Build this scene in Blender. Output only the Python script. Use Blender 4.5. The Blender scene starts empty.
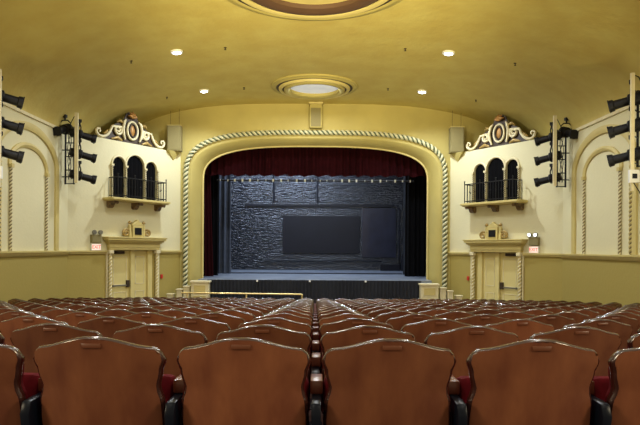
import bpy, bmesh, math, random
from mathutils import Vector, Matrix
random.seed(7)
PI = math.pi
scene = bpy.context.scene
COL = scene.collection
F = 600.0            # focal length in pixels
UP = 3.0             # the eye stands 3 m above the lowest datum; everything is modelled with the eye at 0 and lifted at the end

# ------------------------------------------------------------------ camera, world, light
cam = bpy.data.cameras.new('camera'); cam.sensor_width = 36; cam.lens = F / 640 * 36
cam.shift_x = 5 / 640; cam.shift_y = 35.5 / 640; cam.clip_start = 0.05
camo = bpy.data.objects.new('camera', cam); COL.objects.link(camo)
camo.matrix_world = Matrix.Rotation(PI / 2, 4, 'X') @ Matrix.Rotation(math.radians(0.35), 4, 'Z')
scene.camera = camo
scene.view_settings.view_transform = 'Standard'; scene.view_settings.look = 'None'
scene.view_settings.exposure = 0.0; scene.view_settings.gamma = 1
W = bpy.data.worlds.new('world'); scene.world = W; W.use_nodes = True
W.node_tree.nodes['Background'].inputs[0].default_value = (1.0, 0.80, 0.47, 1)
W.node_tree.nodes['Background'].inputs[1].default_value = 0.45

def light(kind, name, loc, energy, color, aim=None, **kw):
    l = bpy.data.lights.new(name, kind); l.energy = energy; l.color = color
    for k, v in kw.items(): setattr(l, k, v)
    o = bpy.data.objects.new(name, l); COL.objects.link(o); o.location = loc
    if aim is not None:
        o.rotation_euler = (Vector(aim) - Vector(loc)).to_track_quat('-Z', 'Y').to_euler()
    return o
WARM = (1.0, 0.76, 0.38); COOL = (0.86, 0.93, 1.0)
# added warm uplights stand in for bounce on the vault, cool work light over the stage
for sgn in (-1, 1):
    light('SPOT', 'added_vault_uplight', (sgn * 6.4, 9.6, 0.6), 500, (1.0, .86, .46), aim=(-sgn * .5, 15.5, 5.0), spot_size=math.radians(115), spot_blend=1.0, shadow_soft_size=.35)  # added pair without wall fixtures, brightens the vault
    light('SPOT', 'added_vault_flood', (sgn * 2.5, 4.0, 0.8), 4300, (1.0, .88, .50), aim=(sgn * .3, 15.5, 5.6), spot_size=math.radians(50), spot_blend=1.0, shadow_soft_size=.4)  # narrower added pair that lifts the middle of the vault
for sgn in (-1, 1): light('AREA', 'added_side_fill', (sgn * 6.8, -1.2, 1.9), 255, (1, .84, .56), aim=(sgn * .8, 6, -1.0), shape='RECTANGLE', size=2, size_y=1.5)  # added fill from both sides to brighten the seat backs
light('AREA', 'stage_worklight', (-1.6, 27.8, 4.8), 380, (0.62, 0.76, 1.0), aim=(-1.4, 29.6, 0.6), shape='RECTANGLE', size=5, size_y=.5)
light('AREA', 'stage_toplight', (0, 23.9, 4.8), 480, (0.68, 0.80, 1.0), aim=(0, 24.2, -1), shape='RECTANGLE', size=7, size_y=1.5)

# ------------------------------------------------------------------ materials
def mat(name, col, rough=0.6, metal=0.0, var=0.0, scale=4.0, bump=0.0, bscale=None, coat=0.0, emit=None, estr=0.0, col2=None, stretch=None, rnd=0.0, spec=0.5):
    m = bpy.data.materials.new(name); m.use_nodes = True
    nt = m.node_tree; N = nt.nodes; L = nt.links; b = N['Principled BSDF']
    b.inputs['Roughness'].default_value = rough; b.inputs['Metallic'].default_value = metal
    b.inputs['Coat Weight'].default_value = coat; b.inputs['Coat Roughness'].default_value = 0.12
    b.inputs['Specular IOR Level'].default_value = spec
    if emit: b.inputs['Emission Color'].default_value = (*emit, 1); b.inputs['Emission Strength'].default_value = estr
    tc = N.new('ShaderNodeTexCoord'); mp = N.new('ShaderNodeMapping'); L.new(tc.outputs['Object'], mp.inputs[0])
    if stretch: mp.inputs['Scale'].default_value = stretch
    nz = N.new('ShaderNodeTexNoise'); nz.inputs['Scale'].default_value = scale; nz.inputs['Detail'].default_value = 6
    L.new(mp.outputs[0], nz.inputs['Vector'])
    c2 = col2 or tuple(c * (1 - var) for c in col)
    rp = N.new('ShaderNodeValToRGB'); rp.color_ramp.elements[0].position = .35; rp.color_ramp.elements[1].position = .68
    rp.color_ramp.elements[0].color = (*c2, 1); rp.color_ramp.elements[1].color = (*col, 1)
    L.new(nz.outputs['Fac'], rp.inputs[0]); out = rp.outputs[0]
    if rnd:
        oi = N.new('ShaderNodeObjectInfo'); ma = N.new('ShaderNodeMapRange'); L.new(oi.outputs['Random'], ma.inputs['Value'])
        ma.inputs['To Min'].default_value = 1 - rnd; ma.inputs['To Max'].default_value = 1 + rnd
        vm = N.new('ShaderNodeVectorMath'); vm.operation = 'SCALE'; L.new(out, vm.inputs[0]); L.new(ma.outputs[0], vm.inputs['Scale']); out = vm.outputs[0]
    L.new(out, b.inputs['Base Color'])
    if bump:
        n2 = N.new('ShaderNodeTexNoise'); n2.inputs['Scale'].default_value = bscale or scale * 4; n2.inputs['Detail'].default_value = 5
        L.new(mp.outputs[0], n2.inputs['Vector'])
        bp = N.new('ShaderNodeBump'); bp.inputs['Strength'].default_value = bump; bp.inputs['Distance'].default_value = .02
        L.new(n2.outputs['Fac'], bp.inputs['Height']); L.new(bp.outputs[0], b.inputs['Normal'])
    return m

def wall_mat(name, low, high, zsplit):
    m = mat(name, high, 0.75, var=.05, scale=.8, bump=.25, bscale=14)
    nt = m.node_tree; N = nt.nodes; L = nt.links
    g = N.new('ShaderNodeNewGeometry'); sx = N.new('ShaderNodeSeparateXYZ'); L.new(g.outputs['Position'], sx.inputs[0])
    gt = N.new('ShaderNodeMath'); gt.operation = 'GREATER_THAN'; gt.inputs[1].default_value = zsplit + UP; L.new(sx.outputs[2], gt.inputs[0])
    mx = N.new('ShaderNodeMix'); mx.data_type = 'RGBA'; mx.inputs[6].default_value = (*low, 1)
    src = N['Principled BSDF'].inputs['Base Color'].links[0].from_socket
    L.new(gt.outputs[0], mx.inputs[0]); L.new(src, mx.inputs[7]); L.new(mx.outputs[2], N['Principled BSDF'].inputs['Base Color'])
    return m

OCH = (0.52, 0.40, 0.13)
M = {}
M['plaster'] = wall_mat('two_tone_plaster', (0.38, 0.30, 0.075), (0.72, 0.67, 0.42), -0.12)
M['ochre'] = mat('ochre_plaster', (0.47, 0.385, 0.115), .7, var=.12, scale=1.2, bump=.2, bscale=12)
M['ceiling'] = mat('mottled_ceiling_plaster', (0.60, 0.50, 0.15), .62, scale=1.6, bump=.6, bscale=6, col2=(0.54, 0.42, 0.11))
M['trim'] = mat('ochre_trim_paint', (0.62, 0.51, 0.19), .5, var=.08, scale=3)
M['cream'] = mat('cream_trim_paint', (0.76, 0.68, 0.42), .5, var=.1, scale=6)
M['greenrope'] = mat('dark_green_rope_core', (0.085, 0.11, 0.05), .6, var=.2)
M['brownrope'] = mat('brown_rope_core', (0.20, 0.15, 0.055), .6, var=.2)
M['door'] = mat('cream_door_paint', (0.70, 0.60, 0.25), .5, var=.06, scale=2)
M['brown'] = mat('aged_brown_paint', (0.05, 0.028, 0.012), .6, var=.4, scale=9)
M['giltbrown'] = mat('gilded_brown', (0.26, 0.16, 0.06), .5, scale=14, col2=(.05, .03, .015))
M['gold'] = mat('aged_gold', (0.46, 0.31, 0.09), .45, metal=.2, var=.35, scale=12)
M['orangegold'] = mat('orange_gilt', (0.50, 0.25, 0.06), .45, metal=.1, var=.35, scale=9)
M['black'] = mat('black_iron', (0.007, 0.007, 0.009), .5, var=.2, spec=.3)
M['blackm'] = mat('black_gloss_iron', (0.004, 0.006, 0.012), .3, var=.2, spec=.15)
M['grey'] = mat('grey_metal', (0.25, 0.24, 0.2), .4, metal=.5, var=.1)
M['speaker'] = mat('painted_speaker_grille', (0.25, 0.21, 0.085), .8, var=.15, scale=60)
M['velvet'] = mat('dark_red_velvet', (0.020, 0.0014, 0.0028), .95, spec=.08, var=.3, scale=5)
M['drape'] = mat('blue_lit_drape', (0.045, 0.055, 0.08), .8, var=.3, scale=5)  # black cloth with bluish stage light put into its colour
M['blackcloth'] = mat('black_cloth', (0.003, 0.003, 0.004), .95, var=.3, scale=5, spec=.08)
M['wood'] = mat('varnished_mahogany', (0.200, 0.074, 0.032), .34, scale=4.0, col2=(0.125, 0.040, 0.019), stretch=(2.2, 2.2, .8), coat=.35, rnd=.30, bump=.03, bscale=30)
M['woodrim'] = mat('varnished_rim', (0.040, 0.010, 0.006), .22, var=.3, scale=5, coat=1.0, spec=1.0)
M['plate'] = mat('number_plate', (0.13, 0.042, 0.018), .35, var=.2, scale=9)
M['armwood'] = mat('armrest_wood', (0.17, 0.045, 0.022), .35, var=.3, scale=8, coat=.3)
M['red'] = mat('red_seat_fabric', (0.14, 0.004, 0.010), .85, var=.35, scale=20, spec=.15)
M['carpet'] = mat('dark_red_carpet', (0.045, 0.012, 0.012), .95, var=.4, scale=30)
M['stage'] = mat('scuffed_stage_floor', (0.24, 0.27, 0.32), .3, scale=2.5, col2=(0.13, 0.15, 0.19), bump=.1, bscale=20)
M['panelblue'] = mat('smooth_dark_panel', (0.005, 0.006, 0.012), .5, var=.25, scale=1.5, bump=.1, bscale=6, spec=.3)
M['boardblue'] = mat('bluish_board', (0.014, 0.017, 0.036), .38, var=.4, scale=2, bump=.3, bscale=8)
M['ropecream'] = mat('rope_cream', (0.60, 0.57, 0.34), .5, var=.1)
M['skirt'] = mat('blue_black_skirt_cloth', (0.010, 0.012, 0.020), .9, var=.3)
M['white'] = mat('white_enamel', (0.8, 0.8, 0.76), .4, var=.03)
M['redpaint'] = mat('red_enamel', (0.55, 0.03, 0.02), .4, var=.05)
M['rail'] = mat('brass_rail', (0.80, 0.62, 0.25), .3, metal=.4, var=.05)
M['lamp'] = mat('lit_lamp', (1, 1, 1), .5, emit=(0.9, 0.95, 1.0), estr=14)
M['dome'] = mat('lit_recess', (0.75, 0.78, 0.8), .6, emit=(0.80, 0.86, 1.0), estr=.28, var=.12, scale=2)
M['exit'] = mat('lit_exit_face', (0.9, 0.75, 0.65), .5, emit=(1.0, 0.72, 0.62), estr=.55)
M['exitred'] = mat('exit_letters', (0.8, 0.10, 0.06), .5, emit=(1, .12, .06), estr=.5)
M['dark'] = mat('near_black_matte', (0.01, 0.01, 0.012), .95)  # plain near-black colour for the stage house and door backings
M['maroon'] = mat('maroon_ring_paint', (0.09, 0.045, 0.022), .6, var=.1)

def brick_mat():
    m = mat('glossy_black_brick', (0.007, 0.009, 0.015), .2)
    nt = m.node_tree; N = nt.nodes; L = nt.links; b = N['Principled BSDF']
    tc = N.new('ShaderNodeTexCoord'); mp = N.new('ShaderNodeMapping'); L.new(tc.outputs['Object'], mp.inputs[0]); mp.inputs['Rotation'].default_value = (PI / 2, 0, 0)
    br = N.new('ShaderNodeTexBrick'); br.inputs['Scale'].default_value = 1.0
    br.inputs['Brick Width'].default_value = .30; br.inputs['Row Height'].default_value = .095; br.inputs['Mortar Size'].default_value = .010; br.inputs['Mortar Smooth'].default_value = .6
    L.new(mp.outputs[0], br.inputs['Vector'])
    nz = N.new('ShaderNodeTexNoise'); nz.inputs['Scale'].default_value = 1; nz.inputs['Detail'].default_value = 4; m2 = N.new('ShaderNodeMapping'); m2.inputs['Scale'].default_value = (5, 5, 17); L.new(tc.outputs['Object'], m2.inputs[0]); L.new(m2.outputs[0], nz.inputs['Vector'])
    mm = N.new('ShaderNodeMath'); mm.operation = 'MULTIPLY_ADD'; mm.inputs[1].default_value = -.35
    L.new(br.outputs['Fac'], mm.inputs[0]); L.new(nz.outputs['Fac'], mm.inputs[2])
    bp = N.new('ShaderNodeBump'); bp.inputs['Strength'].default_value = 1.0; bp.inputs['Distance'].default_value = .07
    L.new(mm.outputs[0], bp.inputs['Height']); L.new(bp.outputs[0], b.inputs['Normal'])
    b.inputs['Specular IOR Level'].default_value = .8
    return m
M['brick'] = brick_mat()

# ------------------------------------------------------------------ mesh helpers
class MB:
    def __init__(s): s.v = []; s.f = []; s.mi = []; s.cur = 0
    def add(s, vs, fs):
        n = len(s.v); s.v += [tuple(v) for v in vs]; s.f += [tuple(i + n for i in f) for f in fs]; s.mi += [s.cur] * len(fs)
    def box(s, x0, x1, y0, y1, z0, z1):
        s.add([(x, y, z) for x in (x0, x1) for y in (y0, y1) for z in (z0, z1)],
              [(0, 1, 3, 2), (4, 6, 7, 5), (0, 4, 5, 1), (2, 3, 7, 6), (0, 2, 6, 4), (1, 5, 7, 3)])
    def tube(s, pts, r, n=8, closed=False):
        pts = [Vector(p) for p in pts]; m = len(pts); vs = []; up = None
        for i, p in enumerate(pts):
            if closed: t = pts[(i + 1) % m] - pts[i - 1]
            else: t = pts[min(i + 1, m - 1)] - pts[max(i - 1, 0)]
            t.normalize()
            if up is None:
                up = Vector((0, 0, 1)) if abs(t.z) < .9 else Vector((1, 0, 0))
            up = (up - t * up.dot(t))
            if up.length < 1e-5: up = t.orthogonal()
            up.normalize()
            bi = t.cross(up); rr = r[i] if isinstance(r, (list, tuple)) else r
            vs += [p + (up * math.cos(2 * PI * k / n) + bi * math.sin(2 * PI * k / n)) * rr for k in range(n)]
        fs = []
        for i in range(m if closed else m - 1):
            j = (i + 1) % m
            fs += [(i * n + k, i * n + (k + 1) % n, j * n + (k + 1) % n, j * n + k) for k in range(n)]
        if not closed: fs += [tuple(range(n)), tuple(range((m - 1) * n, m * n))]
        s.add(vs, fs)
    def lathe(s, prof, c=(0, 0, 0), n=24, axis='z', caps=True):
        vs = []
        for (r, h) in prof:
            for k in range(n):
                a = 2 * PI * k / n; x, y = r * math.cos(a), r * math.sin(a)
                if axis == 'z': v = (x, y, h)
                elif axis == 'y': v = (x, h, y)
                else: v = (h, x, y)
                vs.append((v[0] + c[0], v[1] + c[1], v[2] + c[2]))
        fs = [(i * n + k, i * n + (k + 1) % n, (i + 1) * n + (k + 1) % n, (i + 1) * n + k) for i in range(len(prof) - 1) for k in range(n)]
        if caps: fs += [tuple(range(n)), tuple(range((len(prof) - 1) * n, len(prof) * n))]
        s.add(vs, fs)
    def prism(s, poly, y0, y1):             # outline in x,z, extruded in y
        n = len(poly)
        s.add([(x, y0, z) for x, z in poly] + [(x, y1, z) for x, z in poly],
              [tuple(range(n)), tuple(range(n, 2 * n))] + [(i, (i + 1) % n, n + (i + 1) % n, n + i) for i in range(n)])
    def sweep(s, prof, y0, y1):             # alias: same outline
        s.prism(prof, y0, y1)
    def mapped(s, fn): s.v = [tuple(fn(*v)) for v in s.v]; return s
    def mesh(s, name, mats, smooth=None, base=(0, 0, 0), bevel=0.0, bevmat=-1):
        me = bpy.data.meshes.new(name); bx, by, bz = base
        me.from_pydata([(x - bx, y - by, z - bz) for x, y, z in s.v], [], s.f)
        for m in (mats if isinstance(mats, (list, tuple)) else [mats]): me.materials.append(m)
        me.polygons.foreach_set('material_index', s.mi)
        bm = bmesh.new(); bm.from_mesh(me); bmesh.ops.recalc_face_normals(bm, faces=bm.faces)
        if bevel:
            bmesh.ops.bevel(bm, geom=[e for e in bm.edges if e.is_manifold and e.calc_face_angle(0) > .7], offset=bevel, segments=3 if bevmat > 0 else 2, profile=.5, affect='EDGES', material=bevmat)
        bm.to_mesh(me); bm.free()
        if smooth is not None:
            me.polygons.foreach_set('use_smooth', [True] * len(me.polygons))
            me.set_sharp_from_angle(angle=math.radians(smooth))
        return me

def link(name, me, parent=None, loc=None):
    o = bpy.data.objects.new(name, me); COL.objects.link(o)
    if parent is not None: o.parent = parent
    if loc is not None: o.location = loc
    return o
def obj(name, mb, m, parent=None, smooth=None, bevel=0.0, local=False, label=None):
    """geometry in world coordinates; parents are unrotated empties so children only need their base taken off"""
    if parent is not None:
        base = (0, 0, 0) if local else parent['_base']
        o = link(name, mb.mesh(name, m, smooth, base, bevel), parent); o['_base'] = list(base) if not local else [0, 0, 0]
    else:
        xs = [v[0] for v in mb.v]; ys = [v[1] for v in mb.v]; zs = [v[2] for v in mb.v]
        base = ((min(xs) + max(xs)) / 2, (min(ys) + max(ys)) / 2, min(zs))
        o = link(name, mb.mesh(name, m, smooth, base, bevel), None, base); o['_base'] = list(base)
    if label: o['label'] = label
    return o
def tag(o, label, cat, group=None, kind=None):
    o['label'] = label; o['category'] = cat
    if group: o['group'] = group
    if kind: o['kind'] = kind
    return o
def thing(name, label, cat, loc=(0, 0, 0), group=None):
    o = bpy.data.objects.new(name, None); COL.objects.link(o); o.location = loc; o['_base'] = list(loc); o.empty_display_size = .2
    return tag(o, label, cat, group)
def struct(name, mb, m, label, cat='wall', parent=None, smooth=None, bevel=0.0):
    o = obj(name, mb, m, parent, smooth, bevel)
    if parent is None: tag(o, label, cat, kind='structure')
    return o
def holed(outline, holes, y0, y1):
    """flat plate in x,z with holes, extruded from y0 to y1"""
    bm = bmesh.new(); es = []
    def loop(pts):
        vs = [bm.verts.new((x, y0, z)) for x, z in pts]
        for i in range(len(vs)): es.append(bm.edges.new((vs[i], vs[(i + 1) % len(vs)])))
    loop(outline); [loop(h) for h in holes]
    bmesh.ops.triangle_fill(bm, use_beauty=True, use_dissolve=False, edges=es)
    r = bmesh.ops.extrude_face_region(bm, geom=bm.faces[:])
    for v in [g for g in r['geom'] if isinstance(g, bmesh.types.BMVert)]: v.co.y = y1
    bm.verts.index_update(); mb = MB(); mb.add([tuple(v.co) for v in bm.verts], [tuple(v.index for v in f.verts) for f in bm.faces]); bm.free()
    return mb
def rope(path, r, pitch, strands=2, closed=False):
    """resampled path -> (core, strands) mesh builders: a round core with raised cords wound round it"""
    P = [Vector(p) for p in path]; L = [0]
    for a, b in zip(P, P[1:]): L.append(L[-1] + (b - a).length)
    step = pitch / 9; n = max(4, int(L[-1] / step)); pts = []; j = 0
    for i in range(n + 1):
        d = L[-1] * i / n
        while j < len(P) - 2 and L[j + 1] < d: j += 1
        pts.append(P[j].lerp(P[j + 1], (d - L[j]) / max(1e-6, L[j + 1] - L[j])))
    core = MB(); core.tube(pts, r * .80, 8)
    st = MB(); up = None; frames = []
    for i, p in enumerate(pts):
        t = (pts[min(i + 1, n)] - pts[max(i - 1, 0)]).normalized()
        if up is None: up = t.orthogonal()
        up = (up - t * up.dot(t)).normalized(); frames.append((p, up.copy(), t.cross(up)))
    for k in range(strands):
        sp = []
        for i, (p, u, b) in enumerate(frames):
            a = 2 * PI * (k / strands + (L[-1] * i / n) / pitch)
            sp.append(p + (u * math.cos(a) + b * math.sin(a)) * r * .62)
        st.tube(sp, r * .46, 6)
    return core, st
def floor_z(y): return -0.972 - 0.074 * min(y, 20.6)

# ------------------------------------------------------------------ room shell
HW = 7.1; Y0 = 8.0; YF = 21.0; WT = 3.3
def ceil_h(x):
    u = min(1, abs(x) / HW); return WT + 1.75 * (1 - u ** 3.4) ** .62
mb = MB(); nx, ny = 72, 2; xs = [-HW * math.cos(PI * i / nx) for i in range(nx + 1)]
vs = []; 
for t in (0, .15):
    for y in (Y0, YF + .3):
        vs += [(x, y, ceil_h(x) + t) for x in xs]
n = nx + 1; fs = []
for i in range(nx):
    fs += [(i, i + 1, n + i + 1, n + i), (2 * n + i, 3 * n + i, 3 * n + i + 1, 2 * n + i + 1), (i, 2 * n + i, 2 * n + i + 1, i + 1), (n + i, n + i + 1, 3 * n + i + 1, 3 * n + i)]
fs += [(0, n, 3 * n, 2 * n), (nx, 2 * n + nx, 3 * n + nx, n + nx)]
mb.add(vs, fs); struct('ceiling', mb, M['ceiling'], 'vaulted ochre plaster ceiling over the auditorium', 'ceiling', smooth=60)
# floor: raked carpet
mb = MB(); prof = [(-1.5, floor_z(-1.5)), (20.6, floor_z(20.6)), (30.2, floor_z(20.6)), (30.2, floor_z(30) - .3), (-1.5, floor_z(30) - .3)]
mb.prism([(a, b) for a, b in prof], -8.2, 8.2); mb.mapped(lambda x, y, z: (y, x, z))
struct('floor', mb, M['carpet'], 'dark carpeted floor sloping down to the stage', 'floor')
for sg, side in ((-1, 'left'), (1, 'right')):
    mb = MB(); mb.box(sg * HW, sg * (HW + .2), Y0, YF, -3.0, WT + .02)
    struct('wall_' + side, mb, M['plaster'], f'{side} side wall, cream above and olive ochre below the rail', 'wall')
# proscenium wall
def sup(hw, spring, b, nn, zbot, k=40):
    pts = [(-hw, zbot), (-hw, (zbot + spring) / 2)]
    for i in range(k + 1):
        a = PI - PI * i / k; c, s_ = math.cos(a), math.sin(a)
        pts.append((hw * math.copysign(abs(c) ** (2 / nn), c), spring + b * abs(s_) ** (2 / nn)))
    pts += [(hw, (zbot + spring) / 2), (hw, zbot)]
    return pts
ZB = -2.62
outA = sup(4.38, 2.3, 1.55, 3.3, ZB); outB = sup(4.03, 2.33, 1.30, 3.0, ZB)
outer = [(-7.3, ZB), (-7.3, 5.3), (7.3, 5.3), (7.3, ZB)]
mb = holed([(-7.3, ZB)] + outA + [(7.3, ZB), (7.3, 5.3), (-7.3, 5.3)], [], YF, YF + .2)
struct('wall_front', mb, M['ochre'], 'ochre plaster wall around the proscenium opening', 'wall')
mb = MB(); nA = len(outA)
loops = [(outA, YF - .0), ([((a[0] * .8 + b[0] * .2), (a[1] * .8 + b[1] * .2)) for a, b in zip(outA, outB)], YF + .03), (outB, YF + .42), (outB, YF + .62), ([(x * 1.06, z * 1.03) for x, z in outB], YF + .62), ([(x * 1.06, z * 1.03) for x, z in outA], YF + .05)]
vs = []
for lp, y in loops: vs += [(x, y, z) for x, z in lp]
mb.add(vs, [(j * nA + i, j * nA + i + 1, (j + 1) * nA + i + 1, (j + 1) * nA + i) for j in range(len(loops) - 1) for i in range(nA - 1)])
struct('trim_1', mb, M['ochre'], 'splayed ochre reveal of the proscenium arch', 'trim', smooth=40)
core, st = rope([(x, YF - .06, z) for x, z in sup(4.53, 2.3, 1.73, 3.4, -1.62, 90)], .095, .33, 2)
o = struct('trim_2', core, M['greenrope'], 'twisted rope moulding running round the proscenium arch', 'trim', smooth=60)
obj('rope_strand', st, M['ropecream'], o, smooth=60)
# thin bead at the opening's inner edge
mb = MB(); mb.tube([(x * .995, YF + .42, z) for x, z in outB], .035, 8)
struct('trim_3', mb, M['trim'], 'slim bead on the inner edge of the proscenium', 'trim', smooth=60)

# canted walls in local coordinates: s along the wall, n into the room, z up
LC = 4.484; DX, DY = 2.38 / LC, 3.8 / LC
def CW(sg):
    return lambda s, n, z: (sg * (HW - DX * s - DY * n), 17.2 + DY * s - DX * n, z)
ARCH = [(1.80, .235, 2.80), (2.464, .36, 2.93), (3.12, .24, 2.80)]
SLAB = 1.50
def arch_pts(c, hw, top, z0, k=14, e=0):
    r = hw + e
    return [(c - r, z0)] + [(c - r * math.cos(PI * i / k), top - hw + r * math.sin(PI * i / k)) for i in range(k + 1)] + [(c + r, z0)]
for sg, side in ((-1, 'left'), (1, 'right')):
    C = CW(sg)
    out = [(0, ZB), (1.55, ZB), (1.55, -.06), (3.24, -.06), (3.24, ZB), (LC, ZB), (LC, WT), (0, WT)]
    mb = holed(out, [arch_pts(c, h, t, SLAB) for c, h, t in ARCH], 0, -.30)
    mb.mapped(C)
    struct(f'wall_{side}_corner', mb, M['plaster'], f'angled {side} corner wall holding the balcony and exit door', 'wall')
    # side wall arcade, rails
    X = lambda n: sg * (HW - n)
    mb = MB(); mb.box(X(0), X(.11), Y0, 17.25, -.16, -.115); mb.box(X(0), X(.07), Y0, 17.22, -.215, -.16); mb.box(X(0), X(.03), Y0, 17.2, -.25, -.21)
    struct('trim_4' if sg < 0 else 'trim_5', mb, M['trim'], f'dado rail along the {side} side wall', 'trim')
    mb = MB()
    for a, b in ((-.03, 1.33), (3.47, LC)):
        mb.box(a, b, 0, .09, -.16, -.115); mb.box(a, b, 0, .055, -.21, -.16)
    mb.mapped(C); struct('trim_6' if sg < 0 else 'trim_7', mb, M['trim'], f'dado rail on the angled {side} corner wall', 'trim')
    mb = MB(); mb.box(X(0), X(.05), Y0, 17.2, WT - .10, WT - .03)
    struct('trim_8' if sg < 0 else 'trim_9', mb, M['cream'], f'thin picture moulding at the top of the {side} side wall', 'trim')
    for bi, yc in enumerate((14.85, 10.5)):
        where = 'nearer the stage' if bi == 0 else 'farther from the stage'
        # outer blind arch band
        def band(hw, rise, spring, w, d, z0):
            mb = MB(); pts = [(-hw, z0)] + [(-hw * math.cos(PI * i / 28), spring + rise * math.sin(PI * i / 28)) for i in range(29)] + [(hw, z0)]
            pin = [((x * (hw - w) / hw), (z if z <= spring else spring + (z - spring) * (rise - w) / rise)) for x, z in pts]
            n_ = len(pts); v = []
            for lp, dd in ((pts, 0), (pts, d * .6), ([((a[0] + b[0]) / 2, (a[1] + b[1]) / 2) for a, b in zip(pts, pin)], d), (pin, d * .5), (pin, 0)):
                v += [(X(dd), yc + x, z) for x, z in lp]
            mb.add(v, [(j * n_ + i, j * n_ + i + 1, (j + 1) * n_ + i + 1, (j + 1) * n_ + i) for j in range(4) for i in range(n_ - 1)])
            return mb
        t = thing('blind_arch', f'blind plaster arch with twisted columns on the {side} side wall, {where}', 'arch', (X(0), yc, -.11)); t['kind'] = 'structure'; del t['category']
        t['category'] = 'arch'
        obj('outer_band', band(1.66, 1.02, 2.03, .19, .09, -.11), M['trim'], t, smooth=50)
        obj('inner_arch', band(1.02, .62, 1.93, .13, .07, 1.90), M['trim'], t, smooth=50)
        for q in (-1, 1):
            yy = yc + q * .93
            core, st = rope([(X(.035), yy, -.10), (X(.035), yy, 1.83)], .045, .17, 2)
            c = obj('twisted_column', core, M['brownrope'], t, smooth=60); obj('strand', st, M['cream'], c, smooth=60)
            mb = MB(); mb.box(X(0), X(.09), yy - .06, yy + .06, 1.83, 1.92); obj('capital', mb, M['trim'], t)
        core, st = rope([(X(.06), yc - 1.50, -.10), (X(.06), yc - 1.50, 2.0)], .06, .2, 2)
        c = obj('jamb_rope', core, M['brownrope'], t, smooth=60); obj('strand', st, M['trim'], c, smooth=60)

# ------------------------------------------------------------------ stage house
SZ = -1.09; SF = 20.42; BY = 29.7
mb = MB(); mb.box(-3.98, 3.98, SF, YF + .7, SZ - .12, SZ); mb.box(-7.4, 7.4, YF + .64, BY, SZ - .12, SZ)
struct('floor_stage', mb, M['stage'], 'scuffed blue-grey stage floor', 'floor')
mb = MB(); mb.box(-7.4, 7.4, BY, BY + .2, -2.6, 6.4); struct('wall_back', mb, M['brick'], 'black painted brick wall at the back of the stage', 'wall')
for sg, side in ((-1, 'left'), (1, 'right')):
    mb = MB(); mb.box(sg * 7.4, sg * 7.6, YF + .2, BY, -2.6, 6.4); struct(f'wall_stage_{side}', mb, M['dark'], f'dark {side} wall of the stage house', 'wall')
mb = MB(); mb.box(-7.6, 7.6, YF + .2, BY + .2, 6.4, 6.5); struct('ceiling_stage', mb, M['dark'], 'dark ceiling of the stage house', 'ceiling')
mb = MB(); mb.box(-7.3, 7.3, YF + .2, YF + .3, 3.9, 6.4); struct('wall_fly', mb, M['dark'], 'dark rear face above the proscenium', 'wall')

def drape(x0, x1, y, z0, z1, folds, amp, taper=0.0, y1=None, scallop=0.0, th=.02, fn=None, arch=0):
    """pleated cloth between x0,x1 hanging from z1 to z0"""
    nu = folds * 8; nv = 8; mb = MB(); v = []
    for side_ in (0, 1):
        for j in range(nv + 1):
            q = j / nv
            for i in range(nu + 1):
                u = i / nu; zt_ = z1 - (arch - math.sqrt(max(0, arch ** 2 - ((u - .5) * (x1 - x0)) ** 2)) if arch else 0); z = zt_ + (z0 - zt_) * q; ph = u * folds * 2 * PI + .6 * math.sin(u * 17 + q * 1.5)
                w = x0 + (x1 + taper * q - x0) * u
                yy = y + ((y1 - y) * u if y1 is not None else 0)
                a = amp * (.75 + .35 * math.sin(u * 31)) * (.8 + .3 * q)
                v.append((w, yy + a * math.sin(ph) + side_ * th, z + (scallop * math.sin(ph * .5) * q if scallop else 0)))
    R = nu + 1; S = (nv + 1) * R; f = []
    for s_ in (0, S):
        f += [(s_ + j * R + i, s_ + j * R + i + 1, s_ + (j + 1) * R + i + 1, s_ + (j + 1) * R + i) for j in range(nv) for i in range(nu)]
    for j in range(nv):
        for i in (0, nu): f.append((j * R + i, (j + 1) * R + i, S + (j + 1) * R + i, S + j * R + i))
    for i in range(nu):
        for j in (0, nv): f.append((j * R + i, j * R + i + 1, S + j * R + i + 1, S + j * R + i))
    mb.add(v, f)
    if fn: mb.mapped(fn)
    return mb
tag(obj('valance_curtain', drape(-4.2, 4.2, 21.95, 2.64, 6.38, 34, .07, scallop=.03), M['velvet'], smooth=60), 'dark red pleated valance across the top of the stage opening', 'curtain')
tag(obj('stage_curtain', drape(-4.3, -4.02, 22.25, SZ + .02, 6.38, 4, .05, taper=.26), M['velvet'], smooth=60), 'narrow dark red curtain bunched at the left edge of the stage', 'curtain')
for x0, x1, y, fo, m_, lab in ((-4.9, -3.72, 23.0, 8, 'blackcloth', 'black leg drape at stage left edge, nearest the red curtain'),
                               (-4.9, -3.45, 24.6, 7, 'drape', 'second black leg drape on the left, deeper in the stage'),
                               (3.45, 4.95, 23.0, 8, 'blackcloth', 'black leg drape at the right edge of the stage opening'),
                               (3.62, 5.0, 24.6, 7, 'drape', 'second black leg drape on the right, deeper in the stage')):
    tag(obj('leg_drape', drape(x0, x1, y, SZ + .02, 6.38, fo, .08), M[m_], smooth=60), lab, 'curtain', 'black leg drapes in the wings')
tag(obj('stage_skirt', drape(-3.66, 3.6, SF - .10, floor_z(21) + .02, SZ - .005, 60, .028), M['skirt'], smooth=60), 'black pleated skirt hanging from the front edge of the stage', 'curtain')
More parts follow.
